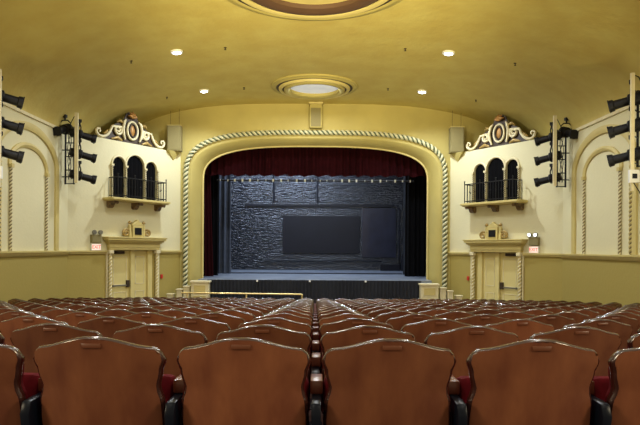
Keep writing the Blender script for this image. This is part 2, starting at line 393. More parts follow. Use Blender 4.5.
# lighting batten below the valance
t = thing('lighting_batten', 'black lighting pipe with pale clamps hanging just below the red valance', 'pipe', (0, 22.5, 2.46))
mb = MB(); mb.tube([(-3.7, 22.5, 2.52), (3.7, 22.5, 2.52)], .03, 8); obj('pipe', mb, M['black'], t, smooth=60)
mb = MB(); 
for x in (-3.5, 0, 3.5): mb.tube([(x, 22.5, 2.52), (x, 22.5, 6.38)], .008, 5)
obj('suspension_cable', mb, M['black'], t)
for i in range(26):
    x = -3.55 + i * .284 + random.uniform(-.04, .04); mb = MB(); w = random.choice((.012, .02, .03)); mb.box(x - w, x + w, 22.44, 22.49, 2.50 - w, 2.54 + w); obj('clamp', mb, M['white'], t)
# borders and wall details
mb = MB(); mb.box(-3.5, 3.9, BY - .07, BY - .002, 2.05, 2.15); tag(obj('wall_ledge', mb, M['panelblue']), 'dark horizontal ledge high on the black brick back wall', 'ledge')
mb = MB(); mb.tube([(-2.6, BY - .06, -.62), (3.3, BY - .06, -.62)], .03, 8); tag(obj('conduit_pipe', mb, M['panelblue'], smooth=60), 'dark pipe running low along the black brick back wall', 'pipe')
mb = MB(); mb.box(-1.6, 2.2, BY - .06, BY - .002, -.25, 1.6); tag(obj('loading_panel', mb, M['panelblue'], bevel=.01), 'smooth dark rectangular panel in the middle of the brick back wall', 'panel')
mb = MB(); mb.box(2.32, 4.0, BY - .05, BY - .002, -.45, 1.98); tag(obj('wall_board', mb, M['boardblue'], bevel=.01), 'bluish dark smooth board at the right of the back wall', 'panel')
for x, z0, z1, lab in ((4.15, -.9, 2.0, 'vertical pipe beside the right leg drape on the back wall'), (-2.05, 2.2, 4.2, 'short vertical pipe above the ledge, left part of the back wall'), (.1, 2.2, 4.2, 'short vertical pipe above the ledge, centre of the back wall')):
    mb = MB(); mb.tube([(x, BY - .08, z0), (x, BY - .08, z1)], .035, 8); tag(obj('wall_pipe', mb, M['panelblue'], smooth=60), lab, 'pipe', 'pipes on the stage back wall')
mb = MB(); mb.box(3.2, 4.15, BY - .45, BY - .12, SZ, SZ + .32); tag(obj('equipment_box', mb, M['panelblue'], bevel=.02), 'low dark box on the stage floor by the back wall, right', 'box')
mb = MB(); mb.box(4.2, 4.55, BY - .6, BY - .3, SZ, SZ + .75); tag(obj('equipment_cabinet', mb, M['panelblue'], bevel=.02), 'upright dark cabinet by the right leg drape', 'cabinet')
mb = MB(); mb.box(-3.6, 3.7, 25.3, 25.75, SZ, SZ + .03); tag(obj('floor_track', mb, M['black']), 'low dark strip lying across the middle of the stage floor', 'strip')
# stage edge details
for x, lab in ((-1.95, 'left'), (-.17, 'middle'), (1.72, 'right')):
    mb = MB(); mb.box(x - .03, x + .03, SF - .15, SF - .10, SZ - .06, SZ); tag(obj('edge_clip', mb, M['white']), f'tiny white clip on the stage edge, {lab} of three', 'clip', 'clips on the stage edge')

# pedestals, newels, brass rail before the stage
FZ = floor_z(20.2)
for sg, side in ((-1, 'left'), (1, 'right')):
    t = thing('stage_pedestal', f'cream panelled pedestal at the {side} end of the stage front', 'pedestal', (sg * 3.83, 20.15, FZ), 'stage front pedestals')
    x0, x1 = sorted((sg * 3.54, sg * 4.12)); top = -1.12 if sg < 0 else -1.17
    mb = MB(); mb.box(x0, x1, 19.98, 20.32, FZ, top - .06); obj('body', mb, M['cream'], t, bevel=.01)
    mb = MB(); mb.box(x0 - .04, x1 + .04, 19.94, 20.36, top - .06, top); obj('cap', mb, M['cream'], t, bevel=.01)
    mb = MB(); mb.box(x0 + .1, x1 - .1, 19.965, 19.98, top - .38, top - .15); obj('raised_panel', mb, M['trim'], t)
    mb = MB(); mb.box(x0 + .08, x1 - .08, 19.965, 19.98, FZ + .15, top - .5); obj('raised_panel', mb, M['trim'], t)
    for k, (xx, tp, nm) in enumerate(((4.30, -1.30, 'tall'), (4.54, -1.40, 'medium'), (4.84, -1.56, 'short'))):
        w = .10 if k != 1 else .09
        t2 = thing('newel_post', f'{nm} cream newel post beside the {side} stage pedestal', 'post', (sg * xx, 20.2, FZ), 'newel posts at the stage steps')
        mb = MB(); mb.box(sg * xx - w, sg * xx + w, 20.1, 20.3, FZ, tp - .04); obj('shaft', mb, M['cream'], t2, bevel=.008)
        mb = MB(); mb.box(sg * xx - w - .025, sg * xx + w + .025, 20.075, 20.325, tp - .04, tp); obj('cap', mb, M['cream'], t2, bevel=.008)
RY = 19.75; rz = -1.50
t = thing('brass_rail', 'thin brass handrail on posts in front of the left half of the stage', 'rail', (-2.4, RY, floor_z(RY)))
mb = MB(); mb.tube([(-4.4, RY, rz), (-.45, RY, rz - .03), (-.40, RY, rz - .06)], .028, 8); obj('handrail', mb, M['rail'], t, smooth=60)
for x in (-4.2, -2.25, -.42):
    mb = MB(); mb.tube([(x, RY, floor_z(RY)), (x, RY, rz - .02)], .024, 8); mb.lathe([(.06, 0), (.06, .02)], (x, RY, floor_z(RY)), 12); obj('post', mb, M['rail'], t, smooth=50)
# footlight boxes
# ------------------------------------------------------------------ corner wall fittings
def text_mesh(txt, size, depth):
    c = bpy.data.curves.new('letters', 'FONT'); c.body = txt; c.size = size; c.extrude = depth; c.align_x = 'CENTER'; c.align_y = 'CENTER'
    o = bpy.data.objects.new('letters', c); COL.objects.link(o); bpy.context.view_layer.update()
    me = bpy.data.meshes.new_from_object(o.evaluated_get(bpy.context.evaluated_depsgraph_get()))
    mb = MB(); mb.add([tuple(v.co) for v in me.vertices], [tuple(p.vertices) for p in me.polygons])
    bpy.data.objects.remove(o); bpy.data.meshes.remove(me); bpy.data.curves.remove(c)
    return mb

def spiral(cx, cz, r0, r1, a0, turns, k=30):
    return [(cx + (r0 + (r1 - r0) * i / k) * math.cos(a0 + turns * 2 * PI * i / k), cz + (r0 + (r1 - r0) * i / k) * math.sin(a0 + turns * 2 * PI * i / k)) for i in range(k + 1)]

for sg, side in ((-1, 'left'), (1, 'right')):
    C = CW(sg)
    def W_(s, n, z): return Vector(C(s, n, z))
    # --- exit doors
    fz = floor_z(19)
    d = thing('door_1' if sg < 0 else 'door_2', f'cream double exit door with push bar in the {side} corner wall', 'door', W_(2.45, -.12, fz)); d['kind'] = 'structure'
    mb = MB(); mb.box(2.33, 2.47, -.16, -.02, fz, -.10); mb.box(1.55, 1.60, -.16, -.04, fz, -.06); mb.box(3.05, 3.24, -.16, -.03, fz, -.06); mb.box(1.60, 3.05, -.16, -.04, -.11, -.06)
    obj('door_frame', mb.mapped(C), M['door'], d)
    for a, b, hinge in ((1.605, 2.325, 0), (2.475, 3.045, 1)):
        mb = MB(); mb.box(a, b, -.16, -.11, fz + .01, -.115)
        lf = obj('door_leaf', mb.mapped(C), M['door'], d)
        mb = MB()
        for z0, z1 in ((fz + .2, -1.42), (-1.2, -.3)):
            for e in ((a + .1, a + .12, z0, z1), (b - .12, b - .1, z0, z1), (a + .1, b - .1, z0, z0 + .02), (a + .1, b - .1, z1 - .02, z1)):
                mb.box(e[0], e[1], -.115, -.10, e[2], e[3])
        obj('panel_moulding', mb.mapped(C), M['cream'], lf)
        if hinge == 0:
            mb = MB(); mb.box(a + .05, b - .10, -.07, -.05, -1.24, -1.20); mb.box(a + .05, a + .09, -.11, -.05, -1.25, -1.19)
            obj('push_bar', mb.mapped(C), M['grey'], lf)
            mb = MB(); mb.box(b - .13, b - .03, -.11, -.03, -1.28, -1.06); obj('lock_box', mb.mapped(C), M['brown'], lf, bevel=.01)
            mb = MB(); mb.box(a + .12, a + .50, -.11, -.05, -.22, -.13); obj('door_closer', mb.mapped(C), M['brown'], lf, bevel=.01)
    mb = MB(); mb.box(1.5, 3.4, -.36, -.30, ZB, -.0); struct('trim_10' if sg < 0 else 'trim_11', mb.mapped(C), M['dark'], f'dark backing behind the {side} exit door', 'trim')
    # --- surround
    t = thing('door_surround', f'ochre cornice on twisted columns framing the {side} exit door', 'door surround', W_(2.45, .1, fz), 'exit door surrounds')
    mb = MB()
    for (e, z0, z1) in ((.04, -.10, -.03), (.06, -.03, .11), (.12, .11, .15), (.18, .15, .20), (.24, .20, .27), (.27, .27, .31)):
        mb.box(1.40 - e * .8, 3.37 + e * .8, 0.004, .10 + e * .8, z0, z1)
    obj('cornice', mb.mapped(C), M['trim'], t, bevel=.012)
    for cs in (1.44, 3.34):
        core, st = rope([W_(cs, .07, fz + .2), W_(cs, .07, -.22)], .062, .22, 2)
        c = obj('twisted_column', core, M['trim'], t, smooth=60); obj('strand', st, M['cream'], c, smooth=60)
        mb = MB(); mb.box(cs - .085, cs + .085, .004, .16, -.22, -.10); obj('capital', mb.mapped(C), M['cream'], t, bevel=.02)
        mb = MB(); mb.box(cs - .09, cs + .09, .004, .16, fz, fz + .2); obj('column_base', mb.mapped(C), M['cream'], t, bevel=.01)
    mb = MB(); mb.box(1.33, 1.37, .004, .05, fz, -.16); mb.box(3.43, 3.47, .004, .05, fz, -.16); obj('casing', mb.mapped(C), M['cream'], t)
    # --- crest over the door
    t = thing('door_crest', f'small gilt crest with dark plaque above the {side} exit door', 'ornament', W_(2.40, .15, .31), 'crests over the exit doors')
    CC = lambda a, b, c: C(2.40 + (a - 2.45) * 1.12, b, .312 + (c - .36) * .92)
    mb = MB(); mb.box(2.27, 2.63, .08, .22, .362, .76); mb.prism([(2.25, .76), (2.65, .76), (2.58, .86), (2.50, .90), (2.45, .97), (2.40, .90), (2.32, .86)], .08, .22)
    obj('plaque_frame', mb.mapped(CC), M['trim'], t, bevel=.015)
    mb = MB(); mb.box(2.33, 2.57, .22, .24, .44, .68); obj('plaque', mb.mapped(CC), M['black'], t)
    for q in (-1, 1):
        mb = MB(); p = [(2.45 + q * (x - 2.45), .16, z) for x, z in spiral(2.83, .50, .12, .03, PI * .5, -1.3)]; p = [(2.45 + q * .20, .16, .60)] + p
        mb.tube(p, .035, 8); obj('scroll', mb.mapped(CC), M['gold'], t, smooth=60)
        mb = MB(); mb.tube([(2.45 + q * .24, .16, .37), (2.45 + q * .26, .16, .8)], [.05, .035], 8); obj('side_pillar', mb.mapped(CC), M['trim'], t, smooth=60)
        mb = MB(); mb.lathe([(.0, 0), (.05, .02), (.06, .06), (.03, .1), (0, .13)], (2.45 + q * .25, .16, .80), 10, caps=False); obj('finial', mb.mapped(CC), M['gold'], t, smooth=60)
    # --- exit sign and emergency light
    s0 = .93
    t = thing('exit_sign', f'lit EXIT sign standing on the rail left of the {side} door' if sg < 0 else 'lit EXIT sign standing on the rail right of the right door', 'sign', W_(s0, .05, -.115), 'exit signs')
    mb = MB(); mb.box(s0 - .17, s0 + .17, .01, .08, -.112, .09); obj('housing', mb.mapped(C), M['white'], t, bevel=.005)
    mb = MB(); mb.box(s0 - .155, s0 + .155, .08, .084, -.098, .075); obj('face', mb.mapped(C), M['exit'], t)
    mb = text_mesh('EXIT', .15, .002)
    mb.mapped(lambda x, y, z: C(s0 + (x if sg < 0 else -x), .087 + z, y - .012)); obj('lettering', mb, M['exitred'], t)
    t = thing('emergency_light', f'grey emergency light with two heads above the {side} exit sign', 'lamp', W_(s0, .05, .13), 'emergency lights')
    mb = MB(); mb.box(s0 - .17, s0 + .17, .003, .11, .12, .36); obj('battery_box', mb.mapped(C), M['speaker'], t, bevel=.01)
    for q in (-1, 1):
        mb = MB(); mb.lathe([(.03, -.05), (.065, .0), (.07, .05), (.066, .055)], (s0 + q * .11, .10, .43), 14, 'y'); mb.tube([(s0 + q * .11, .08, .35), (s0 + q * .11, .08, .40)], .012, 6)
        h = obj('lamp_head', mb.mapped(C), M['grey'], t, smooth=50)
        mb = MB(); mb.lathe([(.040, 0), (.040, .006)], (s0 + q * .11, .155, .43), 14, 'y'); obj('lens', mb.mapped(C), M['lamp'] if sg > 0 else M['grey'], h)
    mb = MB(); mb.box(3.56, 3.64, .003, .05, -1.06, -.92); tag(obj('fire_alarm_pull', mb.mapped(C), M['redpaint'], bevel=.008), f'small red fire alarm pull beside the {side} exit door', 'alarm', 'fire alarm pulls')
    # --- balcony
    t = thing('balcony', f'shallow ochre balcony with black iron railing on the {side} corner wall', 'balcony', W_(2.45, .3, SLAB - .15), 'corner balconies')
    mb = MB(); mb.box(1.20, 3.53, .002, .50, SLAB - .07, SLAB); mb.box(1.24, 3.49, .002, .46, SLAB - .10, SLAB - .07)
    obj('slab', mb.mapped(C), M['trim'], t, bevel=.01)
    for cs in (1.42, 2.38, 3.34):
        mb = MB(); mb.prism([(.004, -.102), (.36, -.102), (.39, -.13), (.385, -.165), (.35, -.19), (.30, -.185), (.27, -.16), (.23, -.17), (.20, -.21), (.17, -.27), (.11, -.31), (.05, -.31), (.004, -.27)], cs - .075, cs + .075)
        mb.mapped(lambda a, b, c: (b, a, c + SLAB))
        for q in (-1, 1): mb.tube([(cs + q * .078, .33 + .04 * math.cos(a), SLAB - .145 + .035 * math.sin(a)) for a in [2 * PI * i / 10 for i in range(10)]], .012, 5, closed=True)
        obj('corbel', mb.mapped(C), M['giltbrown'], t, smooth=50, label='carved brown corbel with gilt tint')
    r = MB(); path = [(1.42, .02, SLAB + .62), (1.42, .44, SLAB + .62), (3.38, .44, SLAB + .62), (3.38, .02, SLAB + .62)]
    for a, b in zip(path, path[1:]): r.tube([a, b], .016, 6); r.tube([(a[0], a[1], SLAB + .07), (b[0], b[1], SLAB + .07)], .012, 6)
    rl = obj('railing', r.mapped(C), M['black'], t)
    bars = [(1.42, y) for y in (.02, .16, .30)] + [(1.42 + (3.38 - 1.42) * i / 18, .44) for i in range(19)] + [(3.38, y) for y in (.30, .16, .02)]
    for i, (a, b) in enumerate(bars):
        mb = MB(); big = b == .44 and i in (3, 9, 15, 21)
        mb.tube([(a, b, SLAB), (a, b, SLAB + (.70 if big else .62))], .016 if big else .009, 6)
        if big: mb.lathe([(0, 0), (.028, .025), (.0, .055)], (a, b, SLAB + .69), 8, caps=False)
        if i % 2: mb.lathe([(.009, 0), (.022, .03), (.009, .06)], (a, b, SLAB + .33), 8, caps=False)
        obj('baluster', mb.mapped(C), M['black'], rl)
    # --- arch trims, colonettes, curtains
    t = thing('triple_arch_trim', f'cream mouldings and slim columns round the three openings, {side} balcony', 'moulding', W_(2.45, 0, SLAB)); t['kind'] = 'structure'
    for c, h, tp in ARCH:
        mb = MB(); pts = [(c - (h + .03) * math.cos(PI * i / 20), .01, tp - h + (h + .03) * math.sin(PI * i / 20)) for i in range(21)]
        mb.tube(pts, .034, 8); obj('arch_moulding', mb.mapped(C), M['cream'], t, smooth=60)
    for cs, tp in ((1.525, 2.50), (2.07, 2.50), (2.855, 2.50), (3.40, 2.50)):
        core, st = rope([W_(cs, .03, SLAB + .01), W_(cs, .03, tp)], .036, .13, 2)
        c = obj('slim_column', core, M['brownrope'], t, smooth=60); obj('strand', st, M['cream'], c, smooth=60)
        mb = MB(); mb.box(cs - .05, cs + .05, .0, .085, tp, tp + .06); obj('capital', mb.mapped(C), M['cream'], t)
    for k, (c, h, tp) in enumerate(ARCH):
        nm = ('outer', 'middle', 'inner')[k]
        mb = drape(c - h + .012, c + h - .012, -.06, SLAB + .0, tp - .0, 4, .012, arch=h); mb.mapped(C)
        tag(obj('alcove_curtain', mb, M['blackcloth'], smooth=60), f'black curtain in the {nm} arch of the {side} balcony', 'curtain', 'black curtains in the balcony arches')
    # --- crest on top of the wall
    t = thing('wall_crest', f'large scrolled cartouche with gilt oval on top of the {side} corner wall', 'ornament', W_(2.40, -.1, WT), 'scrolled cartouches above the balconies')
    cx = 2.40; z0 = WT + .005; mp = lambda x, n, z: C(cx + x * .98, n, z0 + z * 1.0)
    mb = MB(); half = [(0, 1.02), (.12, 1.0), (.22, .92), (.27, .80), (.34, .70), (.50, .60), (.66, .54), (.80, .40), (.90, .22), (1.04, .10), (1.25, .03), (1.3, 0)]
    poly = half + [(-x, z) for x, z in half[::-1][:-1]]
    mb.prism(poly, -.16, -.12); obj('shade_backplate', mb.mapped(mp), M['brown'], t)  # plate raised and darkened to stand in for ceiling shadow behind the finial
    for q in (-1, 1):
        sp1 = spiral(.58, .36, .03, .19, PI * 1.9, -1.9, 40)           # inner volute winding out over the top
        tail = [(.80, .44), (.87, .30), (.96, .17), (1.08, .09), (1.20, .06), (1.31, .08), (1.39, .15), (1.40, .23), (1.35, .29), (1.28, .28), (1.255, .22), (1.29, .185)]
        sp1 = [p for p in sp1][:34]
        mb = MB(); pts = [(q * x, -.08, z) for x, z in sp1 + tail]; mb.tube(pts, [.028 + .014 * min(1, i / 20) for i in range(len(sp1))] + [.044, .046, .046, .046, .046, .044, .042, .04, .036, .032, .03, .026], 8)
        obj('scroll_ribbon', mb.mapped(mp), M['cream'], t, smooth=60)
        mb = MB(); mb.tube([(q * .30, -.07, .10), (q * .37, -.06, .26), (q * .39, -.05, .46), (q * .34, -.06, .66), (q * .26, -.08, .74)], [.03, .05, .045, .05, .025], 8); obj('side_bracket', mb.mapped(mp), M['cream'], t, smooth=60)
        mb = MB(); mb.tube([(q * .42, -.08, .05), (q * .60, -.06, .11), (q * .84, -.08, .05)], [.03, .06, .02], 8); obj('acanthus_leaf', mb.mapped(mp), M['gold'], t, smooth=60)
        mb = MB(); mb.tube([(q * .62, -.09, .60), (q * .52, -.06, .66), (q * .40, -.08, .62)], [.02, .05, .03], 8); obj('acanthus_leaf', mb.mapped(mp), M['gold'], t, smooth=60)
        mb = MB(); mb.tube([(q * .96, -.10, .30), (q * 1.03, -.08, .22), (q * 1.12, -.10, .16)], [.02, .045, .02], 8); obj('acanthus_leaf', mb.mapped(mp), M['gold'], t, smooth=60)
    mb = MB(); mb.tube([(.215 * math.cos(a), -.07, .42 + .28 * math.sin(a)) for a in [2 * PI * i / 28 for i in range(28)]], .038, 8, closed=True); obj('oval_frame', mb.mapped(mp), M['cream'], t, smooth=60)
    mb = MB(); mb.tube([(.135 * math.cos(a), -.05, .42 + .20 * math.sin(a)) for a in [2 * PI * i / 28 for i in range(28)]], .03, 8, closed=True); obj('inner_frame', mb.mapped(mp), M['brown'], t, smooth=60)
    mb = MB(); v = [(0, -.03, .42)]; 
    for j in (1, 2, 3, 4):
        v += [(.13 * j / 4 * math.cos(2 * PI * i / 24), -.03 - .06 * (j / 4) ** 2, .42 + .195 * j / 4 * math.sin(2 * PI * i / 24)) for i in range(24)]
    f = [(0, 1 + i, 1 + (i + 1) % 24) for i in range(24)] + [(1 + j * 24 + i, 1 + j * 24 + (i + 1) % 24, 1 + (j + 1) * 24 + (i + 1) % 24, 1 + (j + 1) * 24 + i) for j in range(3) for i in range(24)]
    mb.add(v, f); obj('oval_boss', mb.mapped(mp), M['orangegold'], t, smooth=60)
    mb = MB()
    for k in range(5):
        a = PI / 2 + (k - 2) * .66; mb.tube([(0, -.07, .84), (.10 * math.cos(a), -.02, .84 + .10 * math.sin(a)), (.20 * math.cos(a), -.06, .84 + .19 * math.sin(a))], [.035, .055, .012], 6)
    obj('leaf_finial', mb.mapped(mp), M['orangegold'], t, smooth=60)
    # --- speaker on top of the wall
    sx, sy = sg * 4.86, 20.70
    t = thing('box_speaker', f'ochre painted box speaker on top of the {side} corner wall', 'speaker', (sx, sy, WT), 'painted box speakers')
    mb = MB(); mb.box(sx - .23, sx + .23, sy - .14, sy + .18, WT + .003, WT + .87); obj('cabinet', mb, M['speaker'], t, bevel=.012)
    mb = MB(); mb.box(sx - .20, sx + .20, sy - .155, sy - .14, WT + .04, WT + .83); obj('grille', mb, M['speaker'], t)
    mb = MB(); mb.box(sx - .24, sx + .24, sy - .16, sy + .19, WT + .87, WT + .89); obj('top_edge', mb, M['trim'], t)
    mb = MB(); mb.tube([(sx - .15, sy, WT + .89), (sx - .15, sy, ceil_h(sx - .15))], .006, 5); mb.tube([(sx + .15, sy, WT + .89), (sx + .15, sy, ceil_h(sx + .15))], .006, 5); obj('suspension_cable', mb, M['brown'], t)
    mb = MB(); mb.add([W_(3.78, .0, WT), W_(4.35, .0, WT), W_(4.12, .0, WT - .3), W_(3.78, .14, WT), W_(4.35, .14, WT), W_(4.12, .02, WT - .3)], [(0, 1, 2), (3, 4, 5), (0, 1, 4, 3), (1, 2, 5, 4), (2, 0, 3, 5)])  # wedge shaped to stand for a yellowish triangular patch below the speaker
    tag(obj('wedge_patch', mb, M['ochre']), f'small ochre wedge bracket under the {side} box speaker', 'patch', 'wedge patches')

# centre speaker over the arch
t = thing('centre_speaker', 'tall ochre speaker box on the wall above the arch centre', 'speaker', (0, 20.9, 4.13))
mb = MB(); mb.box(-.21, .21, 20.72, 20.995, 4.16, 4.98); obj('cabinet', mb, M['ochre'], t, bevel=.015)
mb = MB(); mb.box(-.17, .17, 20.70, 20.72, 4.2, 4.84); obj('grille', mb, M['speaker'], t)
mb = MB(); mb.box(-.25, .25, 20.68, 20.995, 4.98, 5.04); obj('top_cap', mb, M['trim'], t)

# ------------------------------------------------------------------ ceiling fittings
def medallion(x, y, r, label, big):
    x = -.05; z = ceil_h(0); t = thing('ceiling_medallion', label, 'ceiling medallion', (x, y, z - .2), 'round ceiling medallions')
    def ring(name, prof, m, lab=None):
        mb = MB(); mb.lathe([(r * a, z - h) for a, h in prof], (x, y, 0), 72, caps=False); obj(name, mb, m, t, smooth=35, label=lab)
    ring('outer_ring', [(1.0, -.05), (1.0, .03), (.985, .05), (.95, .055), (.93, .08), (.90, .09), (.875, .07), (.875, -.02)], M['ochre'])
    ring('dark_groove', [(.89, .07), (.85, .075), (.80, .07)], M['brown'])
    ring('middle_ring', [(.82, -.02), (.82, .10), (.80, .14), (.77, .15), (.74, .13), (.74, .10)], M['trim'])
    ring('inner_groove', [(.745, .10), (.73, .085), (.70, .10)], M['maroon'] if big else M['brown'])
    ring('inner_ring', [(.70, .05), (.70, .15), (.68, .17), (.62, .17), (.56, .12), (.56, -.02)], M['maroon'] if big else M['ochre'])
    mb = MB(); mb.lathe([(.001, z - .04), (r * .3, z - .035), (r * .57, z - .03)], (x, y, 0), 48, caps=False); obj('recess_disc', mb, M['trim'] if big else M['dome'], t, smooth=60)
light('AREA', 'medallion_light', (-.05, 18.75, ceil_h(0) - .12), 160, (.9, .95, 1.0), aim=(-.05, 18.0, -3), shape='DISK', size=1.4)
medallion(0, 18.75, 1.36, 'round stepped ceiling medallion with pale lit centre, nearer the stage', False)
light('AREA', 'medallion_light', (-.05, 11.25, ceil_h(0) - .2), 130, (.9, .95, 1.0), aim=(-.05, 10.6, -3), shape='DISK', size=1.6)  # added to give the seat rims glints; this medallion's own disc is unlit
medallion(0, 11.25, 2.0, 'large round ceiling medallion cut off by the top of the photo', True)
LX = 3.47
for k, y in enumerate((18.9, 15.15, 11.4, 9.0)):
    for sg in (-1, 1):
        LX = 3.52 if sg < 0 else 3.34
        z = ceil_h(LX); slope = (ceil_h(LX + .05) - ceil_h(LX - .05)) / .1
        if k < 2:
            lab = f"small round downlight in the ceiling, {'left' if sg < 0 else 'right'} of the centre, {'nearer the stage' if k == 0 else 'farther from the stage'}"
        else: lab = f"round ceiling downlight above the frame, {'left' if sg < 0 else 'right'}, {'third' if k == 2 else 'fourth'} from the stage"
        t = thing('downlight', lab, 'ceiling light', (sg * LX, y, z - .03), 'ceiling downlights')
        mb = MB(); mb.lathe([(.085, 0), (.15, 0), (.155, .02), (.15, .09), (.085, .09)], (0, 0, -.02), 28); mb.mapped(lambda a, b, c: (sg * LX + a, y + b, z + c - .025 + sg * a * slope)); obj('trim_ring', mb, M['white'], t, smooth=40)
        mb = MB(); mb.lathe([(.10, 0), (.10, .01)], (0, 0, -.035), 24); mb.mapped(lambda a, b, c: (sg * LX + a, y + b, z + c - .02 + sg * a * slope)); obj('lens', mb, M['lamp'], t)
        light('SPOT', 'downlight_beam', (sg * LX, y, z - .12), 640 if k == 0 else 260, COOL, aim=(sg * (LX + (1.2 if k < 2 else .3)), y, -2), spot_size=math.radians(150), spot_blend=.6, shadow_soft_size=.13)
for y in (4.5, 1.0, -2.5):
    for sg in (-1, 1): light('SPOT', 'rear_downlight_beam', (sg * 2.6, y, 4.7), 170, (1, .93, .8), aim=(sg * 2.6, y, -2), spot_size=math.radians(140), spot_blend=.6, shadow_soft_size=.08)
for i, (px, py) in enumerate(((224, 48), (404, 48), (243, 88), (387, 88), (130, 62), (166, 98), (514, 62), (475, 99))):
    a = (px - 315) / F; b = (248 - py) / F; Y = 15.
    for _ in range(30): Y = ceil_h(a * Y) / b
    mb = MB(); x = a * Y; z = ceil_h(x); mb.lathe([(.035, .03), (.035, -.01), (.012, -.015), (.012, -.05), (.03, -.055), (.03, -.06)], (x, Y, z), 12)
    hs = 'left' if px < 315 else 'right'; wh = ('beside the far downlight', 'beside the near downlight')[i < 2] if i < 4 else ('towards the side wall, nearer the camera' if i in (4, 6) else 'towards the side wall, nearer the stage')
    tag(obj('sprinkler_head', mb, M['brown'], smooth=50), f'tiny sprinkler head, {hs} ceiling, {wh}', 'sprinkler', 'ceiling sprinkler heads')

# ------------------------------------------------------------------ lighting ladders on the side walls
def spotlight(loc, aim, label):
    t = thing('stage_spotlight', label, 'spotlight', loc, 'black stage spotlights on the wall ladders')
    parts = []
    mb = MB(); mb.lathe([(.03, -.26), (.075, -.25), (.10, -.20), (.105, -.02), (.075, .0)], (0, 0, 0), 16, 'y'); 
    for k in range(4): mb.lathe([(.112, 0), (.112, .015)], (0, -.2 + k * .045, 0), 16, 'y')
    parts.append(('housing', mb, M['black']))
    mb = MB(); mb.lathe([(.07, 0), (.075, .20), (.095, .21), (.10, .27), (.095, .275)], (0, 0, 0), 16, 'y'); mb.box(-.09, .09, .27, .285, -.09, .09); parts.append(('lens_barrel', mb, M['black']))
    mb = MB(); mb.tube([(-.125, -.05, 0), (-.125, -.05, .15), (-.06, -.05, .21), (.06, -.05, .21), (.125, -.05, .15), (.125, -.05, 0)], .014, 6); mb.tube([(0, -.05, .21), (0, -.05, .27)], .02, 8); parts.append(('yoke', mb, M['black']))
    mb = MB(); mb.lathe([(.03, 0), (.03, .03)], (0, -.05, .26), 10); mb.box(-.035, .035, -.085, -.015, .27, .33); parts.append(('clamp', mb, M['black']))
    d = (Vector(aim) - Vector(loc)); yaw = math.atan2(-d.x, d.y); pitch = math.atan2(d.z, math.hypot(d.x, d.y))
    R = Matrix.Rotation(yaw, 3, 'Z'); RP = R @ Matrix.Rotation(pitch, 3, 'X')
    for nm, mb, m in parts:
        rr = RP if nm in ('housing', 'lens_barrel') else R
        mb.v = [tuple(rr @ Vector(v) * 1.3) for v in mb.v]
        obj(nm, mb, m, t, smooth=40, local=True)
for sg, side in ((-1, 'left'), (1, 'right')):
    for k, y in enumerate((16.8, 12.6)):
        wh = 'nearer the stage' if k == 0 else 'at the photo edge'
        t = thing('lighting_ladder', f'black lighting ladder with pale post on the {side} wall, {wh}', 'lighting ladder', (sg * 6.85, y, 1.74), 'lighting ladders on the side walls')
        mb = MB()
        for x in (7.0, 6.76): mb.tube([(sg * x, y, 1.74), (sg * x, y, 3.35)], .028, 6)
        for j in range(5): mb.tube([(sg * 7.0, y, 1.76 + j * .38), (sg * 6.76, y, 1.76 + j * .38)], .014, 6)
        for z in (1.95, 2.7, 3.2): mb.tube([(sg * 7.095, y, z), (sg * 6.66, y, z)], .016, 6)
        
        for z in (1.80, 2.35, 2.9, 3.3): mb.tube([(sg * 6.76, y, z), (sg * (6.54 if k == 0 else 6.44), y - .36, z)], .014, 6)
        obj('frame', mb, M['black'], t)
        mb = MB(); px_ = 6.54 if k == 0 else 6.44; hw_ = .045 if k == 0 else .036
        mb.box(*sorted((sg * (px_ + hw_), sg * (px_ - hw_))), y - .42, y - .37, 1.74, 3.66 if k == 0 else 3.60); obj('post', mb, M['cream'], t)
        mb = MB()
        for q in range(3):
            mb.tube([(sg * (6.86 + .05 * math.sin(q * 2 + j)) , y - .05 - .02 * q, 3.4 - j * .17) for j in range(10)], .01, 5)
        mb.tube([(sg * 6.9, y - .02, 3.35), (sg * 6.75, y - .05, 3.62), (sg * 6.68, y - .03, 3.66)], .012, 5)
        obj('cable', mb, M['black'], t, smooth=60)
        for z, nm in ((3.10, 'top'), (2.55, 'middle'), (1.95, 'bottom')):
            spotlight((sg * 6.50, y - .10, z), (sg * (2.2), y + 2.6, z - 1.1), f'black spotlight, {nm} of three on the {side} ladder {wh}')
        if k == 0: spotlight((sg * 6.95 if k == 0 else sg * 6.8, y - .25, 3.22), (sg * 7.2, y - 2.2, 2.6) if k == 0 else (sg * 5, y + 2, 2.2), f'black spotlight turned away, high on the {side} ladder {wh}')
        if k == 1:
            t = thing('control_box', f'white control box on the {side} wall ladder at the photo edge', 'box', (sg * 6.66, y - .1, 1.38), 'white control boxes')
            mb = MB(); mb.box(*sorted((sg * 6.34, sg * 6.54)), y - .50, y - .425, 1.36, 1.62); obj('casing', mb, M['white'], t, bevel=.008)
            mb = MB(); mb.box(*sorted((sg * 6.39, sg * 6.49)), y - .505, y - .50, 1.44, 1.54); obj('dark_panel', mb, M['panelblue'], t)
            mb = MB(); mb.box(*sorted((sg * 6.47, sg * 6.41)), y - .425, y - .37, 1.2, 1.739); obj('post_extension', mb, M['cream'], t)
            mb = MB(); mb.tube([(sg * 6.44, y - .46, 1.36), (sg * 6.7, y - .3, 1.1), (sg * 7.05, y, .9), (sg * 7.05, y, -.1)], .01, 5); obj('cable', mb, M['black'], t, smooth=60)

